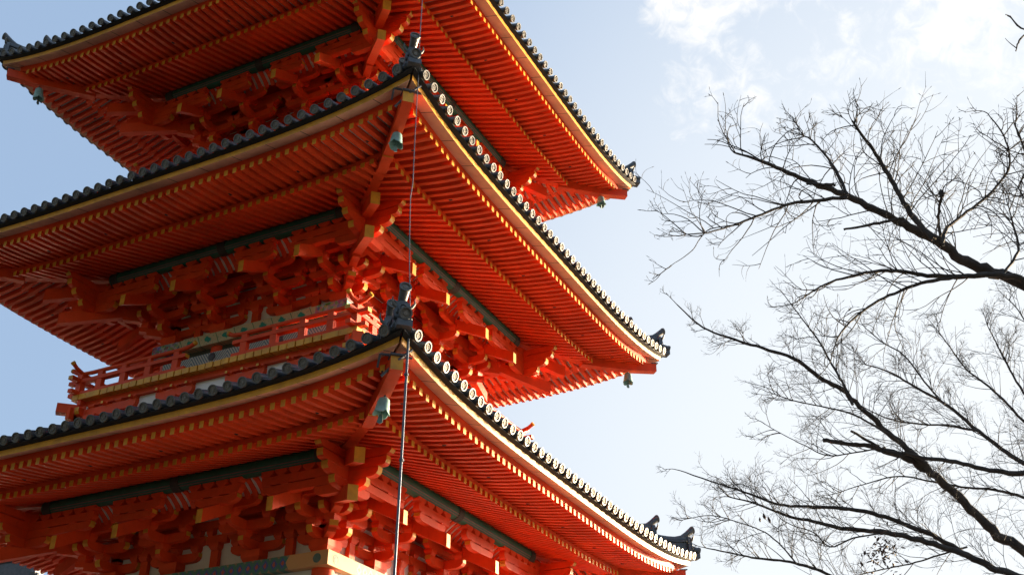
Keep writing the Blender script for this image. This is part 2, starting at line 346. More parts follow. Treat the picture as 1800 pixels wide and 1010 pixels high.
def roof(k):
    z0=k['z']; hE=k['hE']; top=k is ST[2]
    tin=(hE-8.2) if not top else hE-1.0
    # tile field: one mesh for the four slopes
    mb=MB()
    for q in range(4):
        v=[];f=[];nt_=14
        for i in range(nt_+1):
            t=.45+(tin-.45)*i/nt_; o=hE-t
            for u in SN:
                s=u*o; x,y=QF[q](s,o); v.append((x,y,surf(k,max(t,0),s)-.22))
        n=len(SN)
        for i in range(nt_):
            for j in range(n-1): f.append((i*n+j,i*n+j+1,(i+1)*n+j+1,(i+1)*n+j))
        mb.add(v,f)
        for i in range(k['N']):
            s=(i+1-(k['N']+1)/2)*k['s']; tmax=min(tin,hE-abs(s)-.3)
            if tmax<.5: continue
            v=[];f=[];ns=max(2,int(tmax/1.1))
            for a in range(ns+1):
                t=tmax*a/ns
                for step in ((0,1) if 0<a<ns else (0,)):
                    for b in range(6):
                        an=math.pi*b/5; rr_=.25+(.025 if step else 0)
                        x,y=QF[q](s+rr_*math.cos(an),hE-t); v.append((x,y,surf(k,t,s)-.12+rr_*math.sin(an)*1.1))
            rows=len(v)//6
            for a in range(rows-1):
                for b in range(5): f.append((a*6+b,a*6+b+1,(a+1)*6+b+1,(a+1)*6+b))
            mb.add(v,f)
    rf=mb.done('roof',TIL,pag,smooth=40,zoff=z0)
    tag(rf,k['n']+' tiled roof of the pagoda')
    for q in range(4):
        # round eave tiles and the sagging lips of the flat tiles between them
        mb=MB()
        for i in range(k['N']):
            s=(i+1-(k['N']+1)/2)*k['s']; lf=lift(k,s); o=hE+.1*(s/hE)**4
            disc(mb,s+random.Random(i*5+q).uniform(-.02,.02),o,lf,ax=(random.Random(i*7+q).uniform(-.05,.05),1,random.Random(i*3+q).uniform(-.35,-.25)))
        for i in range(k['N']+1):
            s0=(i-(k['N']+1)/2)*k['s']+.12; s1=s0+k['s']-.1
            for a in range(5):
                u,v_=a/5,(a+1)/5
                def P(u_,dz,do): 
                    s=s0+(s1-s0)*u_; return (s,hE-.42+do+.1*(s/hE)**4,lift(k,s)-.08-.12*math.sin(math.pi*min(1,u_+.08))+dz)
                vv=[P(u,0,0),P(v_,0,0),P(v_,.07,0),P(u,.07,0),P(u,.3,-1.1),P(v_,.3,-1.1),P(v_,.37,-1.1),P(u,.37,-1.1)]
                mb.add(vv,[(0,1,2,3),(0,4,5,1),(3,2,6,7)],[1 if a==1 or a==2 else 0,0,0])  # lighter facets paint the sun catching one stretch of each lip
        mb.done('eave_tile_row',[TIL,TIR,TIC],rf,q,28,zoff=z0)
        mb=MB(); edge_strip(mb,k,[(21.95,-.25),(21.97,-.20),(21.2,-.0),(20.8,.02),(21.57,-.325)],0)
        mb.done('tile_batten',BLK,rf,q,zoff=z0)
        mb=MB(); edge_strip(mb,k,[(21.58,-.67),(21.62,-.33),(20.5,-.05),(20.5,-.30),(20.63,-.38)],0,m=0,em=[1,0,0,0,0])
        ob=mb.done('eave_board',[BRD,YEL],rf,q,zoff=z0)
        mb=MB(); edge_strip(mb,k,[(20.56,-.88),(20.60,-.26),(20.3,-.20),(20.3,-.88)],0)
        # second rail on the ends of the base rafters
        edge_strip(mb,k,[(17.12,-1.03),(17.12,-.64),(16.85,-.62),(16.85,-1.03)],0)
        mb.done('eave_rail',RED,rf,q,30,zoff=z0)
        # soffit boards above both rows of rafters
        mb=MB(); edge_strip(mb,k,[(20.5,-.80),(20.5,-.74),(16.9,-.26),(16.9,-.32)],0)
        v=[];f=[]
        for i in range(33):
            t=-1+i/16
            for o,z in ((17.1+k['dh'],-.98),(12.3+k['db'],.62),(8.5+k['db'],1.9)):
                fr=max(0,(o-12.3)/(4.8)); s=t*o; v.append((s,o,z+lift(k,s)*fr))
        for i in range(32):
            for j in range(2): f.append((i*3+j,i*3+j+1,i*3+j+4,i*3+j+3))
        mb.add(v,f)
        mb.done('soffit_board',SOF,rf,q,zoff=z0)
        # rafters
        sp=.70; hT=20.70+k['dh']; hJ=17.2+k['dh']; hP=12.3+k['db']
        nr=int((hT-.55)/sp*2)|1
        for i in range(nr):
            s=(i-(nr-1)/2)*sp; a=abs(s)+.42
            if a<hT-.1:
                o0=max(16.5+k['dh'],a); pts=[]
                for j in range(5):
                    o=hT+(o0-hT)*(1-j/4); fr=(hT-o)/3.44
                    pts.append((s,o,-.84+.52*fr-.05*math.sin(math.pi*min(1,fr))+lift(k,s)))
                hole=(i%8==4)
                fly.append((k,q,s,pts,hole))
            if a<hJ-.1:
                o0=max(10.6+k['db'],a); o1=hJ+.07
                def zb(o):
                    fr=(hJ-o)/(hJ-hP); return -1.02+1.56*fr+lift(k,s)*max(0,1-fr)
                base.append((k,q,s,[(s,o0,zb(o0)),(s,(o0+o1)/2,zb((o0+o1)/2)),(s,o1,zb(o1))]))
    # purlins
    for q in range(4):
        mb=MB(); h=12.35+k['db']; e=h-1.4
        mb.tube([(-e,h,-.3),(e,h,-.3)],.52,14,0)
        # maroon fillets on the outer face, with small bosses
        for ang in (-26,-44):
            ca,sa=math.cos(R(ang)),math.sin(R(ang))
            mb.tube([(-e+.9,h+.53*ca,-.3+.53*sa),(e-.9,h+.53*ca,-.3+.53*sa)],.028,5,1)
        for s in (-e+.45,e-.45,0):
            mb.lathe((s,h,-.3),(1,0,0),[(-.35,.5),(-.33,.57),(.33,.57),(.35,.5)],14,m=2)
        for s in range(-8,9):
            if s%4: continue
        ob=mb.done('purlin',[GRN,MRN,OLV],rf,q,40,zoff=z0)
    # corner rafters, hip ridges and their end tiles
    for q in range(4):
        mb=MB(); D=k['dh']; B=k['db']; R2=1.0
        def dg(h,z): return (h,h,z)
        mb.beam([dg(16.2+D,-.28),dg(19.5+D,-.16),dg(21.25+D,.12)],.66,.76,0,1)
        mb.done('flying_corner_rafter',[RED,YEL],rf,q,zoff=z0)
        # fix: heights follow the measured end (top about 0, bottom about -.84)
        mb=MB(); mb.beam([dg(20.9+D,.14),dg(21.36+D,.21)],.78,.08,0,0)
        mb.done('metal_cap',DMT,rf,q,zoff=z0)
        mb=MB(); mb.beam([dg(9+B,1.7),dg(12.4+B,.9),dg(17.5+D,-.15)],.70,.92,0,1)
        mb.done('base_corner_rafter',[RED,YEL],rf,q,zoff=z0)
        for tier,(ha,hb,zt,ww) in enumerate(((hE-.65,hE-5,1.35,.46),(hE-2.9,9.2 if not top else 1.0,1.2,.5))):
            mb=MB(); pts=[]
            n=10
            prof=[(-ww/2,0),(-ww/2,.82),(-ww*.75,.86),(-ww*.75,.94),(-ww/2,.98),(-.25,1.0),(-.18,1.18),(0,1.25),(.18,1.18),(.25,1.0),(ww/2,.98),(ww*.75,.94),(ww*.75,.86),(ww/2,.82),(ww/2,0)]
            px=Vector((-1,1,0)).normalized(); v=[];f=[]
            for i in range(n+1):
                h=ha+(hb-ha)*i/n; t=hE-h; zs=surf(k,max(t,0),h)-.3
                H=zt+(.45 if tier==0 else .95)*math.exp(-(ha-h)/(.8 if tier==0 else 1.4))
                for a,b in prof:
                    p=Vector((h,h,zs+b*H*.92))+px*a; v.append(tuple(p))
            m_=len(prof)
            for i in range(n):
                for j in range(m_-1): f.append((i*m_+j,i*m_+j+1,(i+1)*m_+j+1,(i+1)*m_+j))
            f.append(tuple(range(m_))); mb.add(v,f)
            mb.done('hip_ridge',TIL,rf,q,40,zoff=z0)
            # demon tile: shield with horns, curled cheeks and boss, and the round tile that rises over it
            mb=MB(); ax=Vector((1,1,0)).normalized(); zb_=surf(k,max(hE-ha,0),ha)-.25
            c=Vector((ha,ha,zb_))
            hh=1.75 if tier==0 else 2.15
            sh=[(-.95,0),(-1.05,.25),(-.82,.42),(-.80,.75*hh),(-.6,hh*.93),(-.3,hh*1.03),(.3,hh*1.03),(.6,hh*.93),(.80,.75*hh),(.82,.42),(1.05,.25),(.95,0)]
            v=[tuple(c+px*a*.56+Vector((0,0,b))-ax*.12) for a,b in sh]+[tuple(c+px*a*.56+Vector((0,0,b))+ax*.22) for a,b in sh]
            n=len(sh); f=[tuple(range(n)),tuple(range(2*n-1,n-1,-1))]+[(i,(i+1)%n,n+(i+1)%n,n+i) for i in range(n)]
            mb.add(v,f,0)
            for sg in (-1,1):   # horns
                p=c+px*.36*sg+Vector((0,0,hh*.80))
                mb.tube([p+ax*.2,p+px*.13*sg+Vector((0,0,.08))+ax*.22,p+px*.25*sg+Vector((0,0,.28))+ax*.28,p+px*.22*sg+Vector((0,0,.55))+ax*.3],[.10,.09,.06,.015],8,1)
                for a,b,r_ in ((.5,.42,.2),(.72,.16,.17),(.42,hh*.62,.15),(.66,hh*.42,.13)):
                    mb.lathe(tuple(c+px*a*sg*.62+Vector((0,0,b))+ax*.2),ax,[(-.05,r_*.8),(.08,r_*.8),(.12,r_*.6),(.08,r_*.4),(.14,r_*.2)],10)
            mb.lathe(tuple(c+Vector((0,0,hh*.74))+ax*.2),ax,[(-.05,.27),(.12,.27),(.14,.22),(.06,.2),(.06,.15),(.15,.13),(.17,.04)],14)
            mb.lathe(tuple(c+Vector((0,0,hh*.32))+ax*.2),ax,[(-.05,.3),(.14,.26),(.24,.12)],10)
            mb.done('demon_tile',[TIL,TIR],rf,q,45,zoff=z0)
            mb=MB(); p0=c+Vector((0,0,hh*.90))-ax*1.0; pts=[]
            ctr=[p0,p0+ax*.5+Vector((0,0,.12)),p0+ax*.95+Vector((0,0,.42)),p0+ax*1.5+Vector((0,0,.86))]
            mb.tube(ctr,[.20,.22,.24,.29],12,0,cap=False)
            e=(ctr[-1]-ctr[-2]).normalized()
            e2=(e+ax*1.1).normalized()
            mb.lathe(tuple(ctr[-1]),tuple(e2),[(-.12,.27),(-.02,.32),(.10,.33),(.10,.25),(.03,.23),(.03,.15),(.07,.12),(.07,.04)],16,[1,1,1,1,2,2,2,2])
            mb.done('ridge_end_tile',[TIL,TIR,TIC],rf,q,45,zoff=z0)
        # the big round tile at the very corner
        mb=MB(); ax=Vector((1,1,-.35)).normalized()
        cc=Vector((hE+.05,hE+.05,k['L']+.42))
        mb.lathe(tuple(cc),tuple(ax),[(-1.3,.27),(-.2,.29),(-.12,.35),(.04,.35),(.04,.27),(-.05,.25),(-.05,.15),(-.0,.12),(0,.04)],16,[0,0,1,1,1,2,2,2,2])
        mb.done('corner_eave_tile',[TIL,TIR,TIC],rf,q,45,zoff=z0)
        # small blocks of flat tile under it
        mb=MB(); mb.beam([(hE-1.6,hE-1.6,k['L']+.10),(hE+.0,hE+.0,k['L']+.12)],.8,.36,0)
        mb.done('corner_flat_tile',[TIL],rf,q,zoff=z0)
    return rf
def arm(mb,axis,c,zb,ln0,ln1,h=.62,w=.44,r=.62,yel=1):
    """curved bracket arm: along 's' (c = o position) or 'o' (c = s position) from ln0 to ln1, rounded at each end"""
    P=[];em=[]
    z1=zb+h
    P=[(ln1,z1),(ln0,z1)]; em=[0]
    P+=[(ln0,zb+h*.52),(ln0+r*.22,zb+h*.22),(ln0+r*.58,zb+h*.05),(ln0+r,zb)]
    P+=[(ln1-r,zb),(ln1-r*.58,zb+h*.05),(ln1-r*.22,zb+h*.22),(ln1,zb+h*.52)]
    em=[0,1,1 if yel>1 else 0,0,0,0,0,0,1 if yel>1 else 0,1]
    if not yel: em=[0]*10
    if yel<0: em=[0]*3+[0]*5+[1,1] if yel==-1 else [0,1,1]+[0]*7
    mb.prism(P,'o' if axis=='s' else 's',c-w/2,c+w/2,0,em)
def brackets(k,par):
    z0=k['z']; Wd=k['W']; c=k['c']
    for q in range(4):
        for s in (-Wd,-c,c,Wd):
            corner=abs(s)==Wd; sg=1 if s>0 else -1
            mb=MB()
            if not (corner and sg>0): mb.block(s,Wd,-5.05,-4.15,1.5,0,1.05)
            x=1.9
            inn=-sg
            # arms along the wall: at a corner they only reach inwards; the crossing arms of the next side stand in for the rest
            def arms(o,zb,ln,h=.6,ext=1.35):
                if corner: arm(mb,'s',o+Wd,zb,*( (s-ln,s+o+ext) if sg>0 else (s-o-ext,s+ln)),h=h,yel=2)
                else: arm(mb,'s',o+Wd,zb,s-ln,s+ln,h=h)
            arms(0,-4.15,2.1,ext=1.85)
            if not corner: arm(mb,'o',s,-4.14,Wd-.4,Wd+1.85,w=.42)
            for ds in ((-1.75,0,1.75) if not corner else (inn*1.75,0)): mb.block(s+ds,Wd,-3.55,-3.1,.66)
            mb.block(s,Wd+1.44,-3.53,-3.1,.7)
            arms(0,-3.1,2.5,ext=3.25); arms(1.44,-3.09,2.1)
            if not corner: arm(mb,'o',s,-3.11,Wd-.4,Wd+3.25,w=.42)
            for ds in ((-1.75,1.75) if not corner else (inn*1.75,)):
                mb.block(s+ds,Wd+1.44,-2.5,-2.05,.66); mb.block(s+ds,Wd,-2.5,-2.05,.66)
            mb.block(s,Wd+2.88,-2.52,-2.05,.7)
            arms(2.88,-2.04,2.1); arms(1.44,-2.05,2.5)
            for ds in ((-1.75,1.75) if not corner else (inn*1.75,)): mb.block(s+ds,Wd+2.88,-1.45,-1.02,.66)
            # upper arm that carries the purlin row
            arms(4.42,-2.3,1.7,.5)
            for ds in ((-1.35,0,1.35) if not corner else (inn*1.35,0)): mb.block(s+ds,Wd+4.42,-1.82,-1.70,.62,0,.5)
            mb.done('bracket_set',[RED,YEL],par,q,zoff=z0+.013*(q%2))
            # tail rafter with its ochre end
            mb=MB(); mb.beam([(s,Wd+.4,-2.95+.5*5.5),(s,Wd+3.2,-2.95+.5*2.7),(s,Wd+5.9,-2.98)],.46,.88,0,1)
            mb.done('tail_rafter',[RED,YEL],par,q,zoff=z0+.013*(q%2))
        # stepped beam ends that cross at the corner, purlin row and the rows behind
        mb=MB(); H=Wd+4.42
        segs=[(-H-2.9,-Wd+1.5),(-c-1.9,-c+1.75),(c-1.75,c+1.9),(Wd-1.5,H+2.9)]
        mid=(c+Wd)/2
        segs=[(-H-2.9,-mid-.85),(-mid+.85,-1.2),(1.2,mid-.85),(mid+.85,H+2.9)]
        for a,b in segs:
            mb=MB()
            e0=a<-H; e1=b>H
            arm(mb,'s',H,-1.72,a,b,h=.55,w=.46,r=.25,yel=(-1 if e1 else -2 if e0 else 0))
            n=max(1,round((b-a-.8)/1.08))
            for i in range(n+1):
                s=a+.4+(b-a-.8)*i/n
                if abs(s)>H+.9: continue
                mb.prism([(s-.20,-1.17),(s+.20,-1.17),(s+.47,-.92),(s+.47,-.76),(s-.47,-.76),(s-.47,-.92)],'o',H-.24,H+.26)
            mb.done('purlin_bracket_beam',[RED,YEL],par,q,zoff=z0+.013*(q%2))
        for sg in (-1,1):
            mb=MB()
            a,b=sorted((sg*(H-2.2),sg*(H+2.35))); arm(mb,'s',H,-2.32,a,b,h=.58,w=.46,yel=2)
            a,b=sorted((sg*(H-2.2),sg*(H+1.55))); arm(mb,'s',H,-2.92,a,b,h=.58,w=.44,yel=2)
            a,b=sorted((sg*(H-1),sg*(H+3.2))); arm(mb,'s',H,-1.1,a,b,h=.5,w=.44,yel=2)
            mb.done('corner_arm_stack',[RED,YEL],par,q,zoff=z0+.013*(q%2))
        mb=MB()
        for o,za,zb in ((0,-2.05,-1.5),(0,-1.1,-.5),(2.88,-1.02,-.5),(1.44,-1.44,-1.0)):
            mb.box(-Wd-o-.8,Wd+o+.8,Wd+o-.2,Wd+o+.2,za,zb)
        # struts in the middle of each bay with a small block
        for s in (-mid,0,mid):
            mb.box(s-.32,s+.32,Wd-.1,Wd+.22,-5.05,-3.6); mb.block(s,Wd+.02,-3.6,-3.12,.8)
            mb.box(s-.9,s+.9,Wd-.18,Wd+.2,-3.12,-2.55); mb.block(s-.6,Wd,-2.55,-2.06,.55); mb.block(s+.6,Wd,-2.55,-2.06,.55)
        mb.done('tie_beam',RED,par,q,zoff=z0+.013*(q%2))
        # boarded ceiling between the steps and the coved ribs below the purlin
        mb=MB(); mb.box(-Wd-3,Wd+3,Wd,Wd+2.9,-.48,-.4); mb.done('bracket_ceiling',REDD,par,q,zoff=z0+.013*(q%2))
        mb=MB(); mb.add([(-H+.6,H-.2,-.62),(H-.6,H-.2,-.62),(H-2.0,Wd+3.05,-1.42),(-H+2.0,Wd+3.05,-1.42)],[(0,1,2,3)],1)
        n=int(2*(H-1.5)/.62)
        for i in range(n+1):
            s=-(H-1.5)+i*2*(H-1.5)/n
            mb.beam([(s,H-.2,-.64),(s,H-.6,-.78),(s,H-1.0,-1.08),(s,Wd+3.1,-1.46)],.36,.18,0)
        mb.done('coved_ribs',[RED,SOF],par,q,zoff=z0+.013*(q%2))
    for q in range(4):      # diagonal set
        mb=MB(); Wd=k['W']
        for z,e in ((-4.14,1.95),(-3.1,3.3)):
            mb.beam([(Wd-.3,Wd-.3,z+.6),(Wd+e-.4,Wd+e-.4,z+.6)],.55,.6,0,0)
            mb.beam([(Wd+e-.4,Wd+e-.4,z+.6),(Wd+e,Wd+e,z+.6)],.55,.36,0,1)
            mb.block(Wd+e-.42,Wd+e-.42,z+.6,z+1.05,.75)
        mb.done('corner_bracket',[RED,YEL],par,q,zoff=z0+.013*(q%2))
        mb=MB(); mb.beam([(Wd+.3,Wd+.3,-.9),(Wd+6.15,Wd+6.15,-3.3)],.62,.95,0,1); mb.done('corner_tail_rafter',[RED,YEL],par,q,zoff=z0+.013*(q%2))
        mb=MB(); mb.beam([(Wd+.3,Wd+.3,1.3),(Wd+7.1,Wd+7.1,-1.5)],.62,.95,0,1); mb.done('corner_tail_rafter',[RED,YEL],par,q,zoff=z0+.013*(q%2))
def body(k):
    z0=k['z']; Wd=k['W']; c=k['c']; low=k is ST[0]
    zfl=-9.8 if not low else (ZC-k['z'])+ (1.2-1.6)/U
    mb=MB()
    for q in range(4):
        pass
    # plastered core of the storey
    mb.box(-Wd+.15,Wd-.15,-Wd+.15,Wd-.15,zfl-(3 if not low else 0),-.4)
    st=mb.done('storey',WHT,pag,zoff=z0); tag(st,'white plastered body of the '+k['n']+' storey')
    for q in range(4):
        mb=MB(); o=Wd+1.08; mb.box(-o+.001,o-(.004 if q%2 else -.001),Wd-.3,o,-5.97,-5.05,0)
        mb.done('painted_plate_beam',PBLU if low else PGRN,st,q,zoff=z0+.013*(q%2))
        mb=MB(); mb.box(-Wd,Wd,Wd-.1,Wd+.45,-6.55,-5.975); mb.done('frieze_band',OLV if not low else WHT,st,q,zoff=z0+.013*(q%2))
        mb=MB(); mb.box(-Wd,Wd,Wd-.2,Wd+.80,-7.35,-6.56); mb.done('painted_tie_beam',PSTR,st,q,zoff=z0+.013*(q%2))
        for s in (-Wd,-c,c):
            mb=MB(); mb.tube([(s,Wd,zfl+.1),(s,Wd,-5.98)],.72,20); mb.done('column',RED,st,q,40,zoff=z0+.013*(q%2))
        mb=MB(); mb.box(-c,c,Wd-.1,Wd+.3,zfl,-7.36)
        mb.done('door',RED,st,q,zoff=z0+.013*(q%2))
        for s in (-c,c):
            mb=MB(); mb.lathe((s,Wd+.78,-6.95),(0,1,0),[(0,.34),(.10,.34),(.16,.2),(.2,.06)],6); mb.done('nail_cover',DMT,st,q,zoff=z0+.013*(q%2))
        mb=MB()
        for a,b in ((-Wd,-c),(c,Wd)):
            mb.box(a+.6,b-.6,Wd+.02,Wd+.22,zfl+.3,-7.9); 
        mb.done('wall_panel',WHT,st,q,zoff=z0+.013*(q%2))
        if low:
            mb=MB()
            for sg in (-1,1):
                mb.lathe((sg*(Wd+.25),Wd+1.085,-5.5),(0,1,0),[(-.02,.30),(.012,.30),(.012,.25),(.004,.24),(.004,.16),(.014,.14),(.014,.05)],16)
            mb.done('beam_crest',DBR,st,q,zoff=z0+.013*(q%2))
    brackets(k,st)
    return st
def balcony(k,below):
    """railed gallery round the foot of an upper storey"""
    z0=k['z']; db=k['db']; H=12.6+db
    mb=MB(); mb.box(-H+.3,H-.3,-H+.3,H-.3,-9.84,-9.80)
    bl=mb.done('balcony',RED,pag,zoff=z0); tag(bl,'railed balcony of the '+k['n']+' storey')
    for q in range(4):
        mb=MB(); n=int(2*H/.70); w_=2*H/n
        for i in range(n):
            s=-H+i*w_+.05; jt=.012*((i*7)%5)
            mb.box(s,s+w_-.10,H-2.6,H-jt,-10.22,-9.79,0)
        mb.done('floor_board_row',YEL,bl,q,zoff=z0+.013*(q%2))
        mb=MB()
        Hb=H-.6; f_=1+db/12
        mb.box(-Hb-.1,Hb+.1,Hb-.8,Hb-.25,-10.0,-9.86)
        mb.box(-Hb-.5,Hb+.5,Hb-.34,Hb,-10.64,-9.99)
        mb.box(-Hb-.3,Hb+.3,Hb-.34,Hb-.01,-13.6,-12.45)
        mb.done('balcony_beam',[RED,YEL],bl,q,zoff=z0+.013*(q%2))
        for a,b in ((-Hb-.6,-6.65*f_),(-4.8*f_,-1.45*f_),(1.45*f_,4.8*f_),(6.65*f_,Hb+.6)):
            mb=MB(); e0=a<-Hb; e1=b>Hb
            arm(mb,'s',Hb-.2,-11.50,a,b,h=.63,w=.42,r=.5,yel=(-1 if e1 else -2 if e0 else 0))
            n=max(2,round((b-a)/1.35))
            for t in range(n+1):
                x=a+.33+(b-a-.66)*t/n
                if abs(x)<=Hb+.2: mb.block(x,Hb-.2,-10.87,-10.645,.62,0,.42)
                if t%2==0 or n<4: mb.box(x-.10,x+.10,Hb-.02,Hb+.34,-10.86,-10.68); mb.box(x-.10,x+.10,Hb+.34,Hb+.36,-10.86,-10.68,1)
            c_=(a+b)/2
            for x in ((c_,) if not (e0 or e1) else (a+1.9,b-1.9)): mb.block(x,Hb-.2,-12.46,-11.505,1.1,0,.75)
            mb.done('balcony_bracket',[RED,YEL],bl,q,zoff=z0+.013*(q%2))
        mb=MB()
        mb.box(-Hb,Hb,Hb-.6,Hb-.34,-14.5,-10.6); mb.done('plaster_panel',WHT,bl,q,zoff=z0+.013*(q%2))
        for sg in (-1,1):
            mb=MB(); a,b=sorted((sg*(Hb+.1),sg*(Hb+.9)))
            mb.box(a,b,Hb+.1,Hb+.45,-11.8,-10.9); mb.box(a,b,Hb+.452,Hb+.47,-11.8,-10.9,1)
            mb.box(a,b,Hb+.1,Hb+.45,-12.6,-12.1,1)
            mb.done('corner_block',[RED,YEL],bl,q,zoff=z0+.013*(q%2))
        # railing: an opening in the middle, rails crossing and curling up at the corners
        Ho=H-.32; f=(12.3+db)/12.3
        for sg in (-1,1):
            mb=MB()
            mb.box(*sorted((sg*2.1*f,sg*(Ho+.9))),Ho-.2,Ho+.2,-9.78,-9.5)
            mb.done('foot_rail',RED,bl,q,zoff=z0+.013*(q%2))
            mb=MB(); a,b=sorted((sg*2.1*f,sg*(Ho+1.05)))
            mb.prism([(a,-8.78),(b,-8.78),(b,-8.5),(a,-8.5)],'o',Ho-.22,Ho+.22,0,[0,1,0,1])
            mb.done('middle_rail',[RED,YEL],bl,q,zoff=z0+.013*(q%2))
            mb=MB()
            pts=[(sg*1.5*f,Ho,-7.72),(sg*1.9*f,Ho,-7.92),(sg*2.6*f,Ho,-8.02),(sg*6*f,Ho,-8.02),(sg*(Ho-1),Ho,-8.02),(sg*(Ho-.1),Ho,-7.97),(sg*(Ho+.65),Ho,-7.76),(sg*(Ho+1.1),Ho,-7.48)]
            mb.tube(pts,.155,10,0,True,0)
            for p,q_ in ((pts[-1],pts[-2]),(pts[0],pts[1])):
                dv=(Vector(p)-Vector(q_)).normalized(); mb.tube([Vector(p)-dv*.12,Vector(p)+dv*.05],.18,10,1)
            mb.done('hand_rail',[RED,YEL],bl,q,40,zoff=z0+.013*(q%2))
            for s in (3.05,5.6,7.98,10.3):
                s*=f*sg; mb=MB(); mb.box(s-.27,s+.27,Ho-.18,Ho+.18,-9.5,-8.78); 
                if s*sg<4*f or abs(s)>7.5: mb.box(s-.24,s+.24,Ho-.16,Ho+.16,-8.5,-8.15)
                else: mb.box(s-.16,s+.16,Ho-.14,Ho+.14,-8.5,-8.12)
                mb.done('rail_post',RED,bl,q,zoff=z0+.013*(q%2))
            if sg>0:
                mb=MB(); mb.box(Ho-.24,Ho+.24,Ho-.24,Ho+.24,-9.5,-8.12); mb.done('corner_post',RED,bl,q,zoff=z0+.013*(q%2))
        mb=MB(); mb.beam([(H-3,H-3,-10.55),(H+.6,H+.6,-10.6)],.7,.72,0,0); mb.done('balcony_corner_beam',[RED,YEL],bl,q,zoff=z0+.013*(q%2))
    return bl
roofs=[roof(k) for k in ST]
bodies=[body(k) for k in ST]
for k in ST[1:]: balcony(k,None)
# podium and steps of the lowest storey
mb=MB(); zb=(0-1.6)/U+ZC
mb.box(-15,15,-15,15,zb+.01,zb+(1.0)/U); mb.box(-16,16,-16,16,zb+.01,zb+.6)
mb.done('stone_podium',STN,pag)
mb=MB(); mb.box(-13.4,13.4,-13.4,13.4,zb+1.001/U,zb+1.25/U); mb.done('veranda_floor',RED,pag)
# rafters: the hundred that show largest are parts of their own, the rest one part
def dist(k,q,pts):
    s,o,z=pts[-1]; x,y=QF[q](s,o); return (Vector(W(x,y,z+k['z']))-CP).length+(0 if q in (0,1) else 60)
def inview(k,q,pts):
    s,o,z=pts[-1]; x,y=QF[q](s,o); v=Vector(W(x,y,z+k['z']))-CP; dz=v.dot(d)
    return dz>0 and abs(v.dot(rr)/dz)<.47 and abs(v.dot(uu)/dz)<.27
for name,lst,wd,hh in (('flying_rafter',fly,.31,.41),('base_rafter',base,.33,.38)):
    lst.sort(key=lambda e:dist(e[0],e[1],e[3])+(0 if inview(e[0],e[1],e[3]) else 200))
    rest=MB()
    for i,e in enumerate(lst):
        k,q,s,pts=e[:4]
        def put(mb,tf=None):
            mb.beam(pts,wd,hh,0,1)
            if len(e)>4 and e[4]:
                p=pts[2]; mb.box(s-.07,s+.07,p[1]-.16,p[1]+.16,p[2]-hh-.012,p[2]-hh+.05,2)
        if i<100:
            mb=MB(); put(mb); mb.done(name,[RED,YEL,BLK],roofs[ST.index(k)],q,zoff=k['z'])
        else:
            mb=MB(); put(mb)
            for (a,b,c_) in mb.v:
                x,y=QF[q](a,b); rest.v.append((x,y,c_+k['z']))
            n=len(rest.v)-len(mb.v)
            rest.f+=[[n+j for j in f] for f in mb.f]; rest.m+=mb.m
    ob=rest.done(name+'s',[RED,YEL,BLK],pag); ob['kind']='stuff'
# ------------------------------------------------------------------ wind bells
def bell_proto():
    root=empty('wind_bell')
    mb=MB(); n=24; prof=[(0,.04),(-.02,.18),(-.10,.27),(-.28,.31),(-.55,.33),(-.57,.345),(-.60,.34),(-.82,.365),(-1.02,.41)]
    v=[];f=[]
    for i,(z,r) in enumerate(prof):
        for j in range(n):
            a=2*math.pi*j/n; lob=abs(math.cos(2*a)) ; zz=z;r_=r
            if i==len(prof)-1: zz=z+.20*(1-lob**.8); r_=r+.05*lob**3
            if i==len(prof)-2: zz=z+.10*(1-lob)
            v.append((r_*math.cos(a)*U,r_*math.sin(a)*U,zz*U))
    for i in range(len(prof)-1):
        for j in range(n): f.append((i*n+j,i*n+(j+1)%n,(i+1)*n+(j+1)%n,(i+1)*n+j))
    f.append(tuple(range(n))); mb.add(v,f)
    b=mb.done('bell_body',BRZ,root,smooth=50,raw=True)
    md=b.modifiers.new('thick','SOLIDIFY'); md.thickness=.008
    mb=MB(); mb.tube([(0,0,.02*U),(0,0,.36*U)],.035*U,8); mb.lathe((0,0,.36*U),(0,0,1),[(-.02*U,.10*U),(.05*U,.10*U),(.07*U,.04*U)],10)
    mb.lathe((0,0,.13*U),(0,0,1),[(-.05*U,.04*U),(0,.075*U),(.05*U,.04*U)],10)
    mb.done('hook',DMT,root,smooth=40,raw=True)
    mb=MB(); mb.tube([(0,0,-.3*U),(0,0,-1.0*U)],.02*U,6)
    mb.prism([(-.09*U,-.95*U),(.09*U,-.95*U),(.16*U,-1.42*U),(0,-1.52*U),(-.16*U,-1.42*U)],'o',-.012*U,.012*U)
    mb.done('clapper',DBR,root,raw=True)
    return root
proto=bell_proto(); first=True
bells=[(0,1,-1,'bronze wind bell hanging from the near corner of the lower eaves, flat tongue below'),
       (1,1,-1,'bronze wind bell at the near corner of the middle eaves beside the thin cable'),
       (1,1,1,'green bronze wind bell at the right tip of the middle eaves, seen against the sky'),
       (2,1,1,'green bronze wind bell at the right tip of the upper eaves, seen against the sky'),
       (2,-1,-1,'small tilted bronze wind bell at the left tip of the upper eaves')]
for i,sx,sy,lab in bells:
    k=ST[i]; h=19.35+k['dh']
    loc=W(sx*h,sy*h,k['z']-1.12)
    if first: o=proto; first=False
    else:
        o=proto.copy(); col.objects.link(o)
        for ch in proto.children:
            c_=ch.copy(); c_.parent=o; col.objects.link(c_)
    o.location=loc; o.rotation_euler=(R(random.Random(i*3+sx).uniform(-8,8)),R(6 if sx>0 else -12),R(20+40*i))
    tag(o,lab,'bell','wind bells under the corners of the eaves')
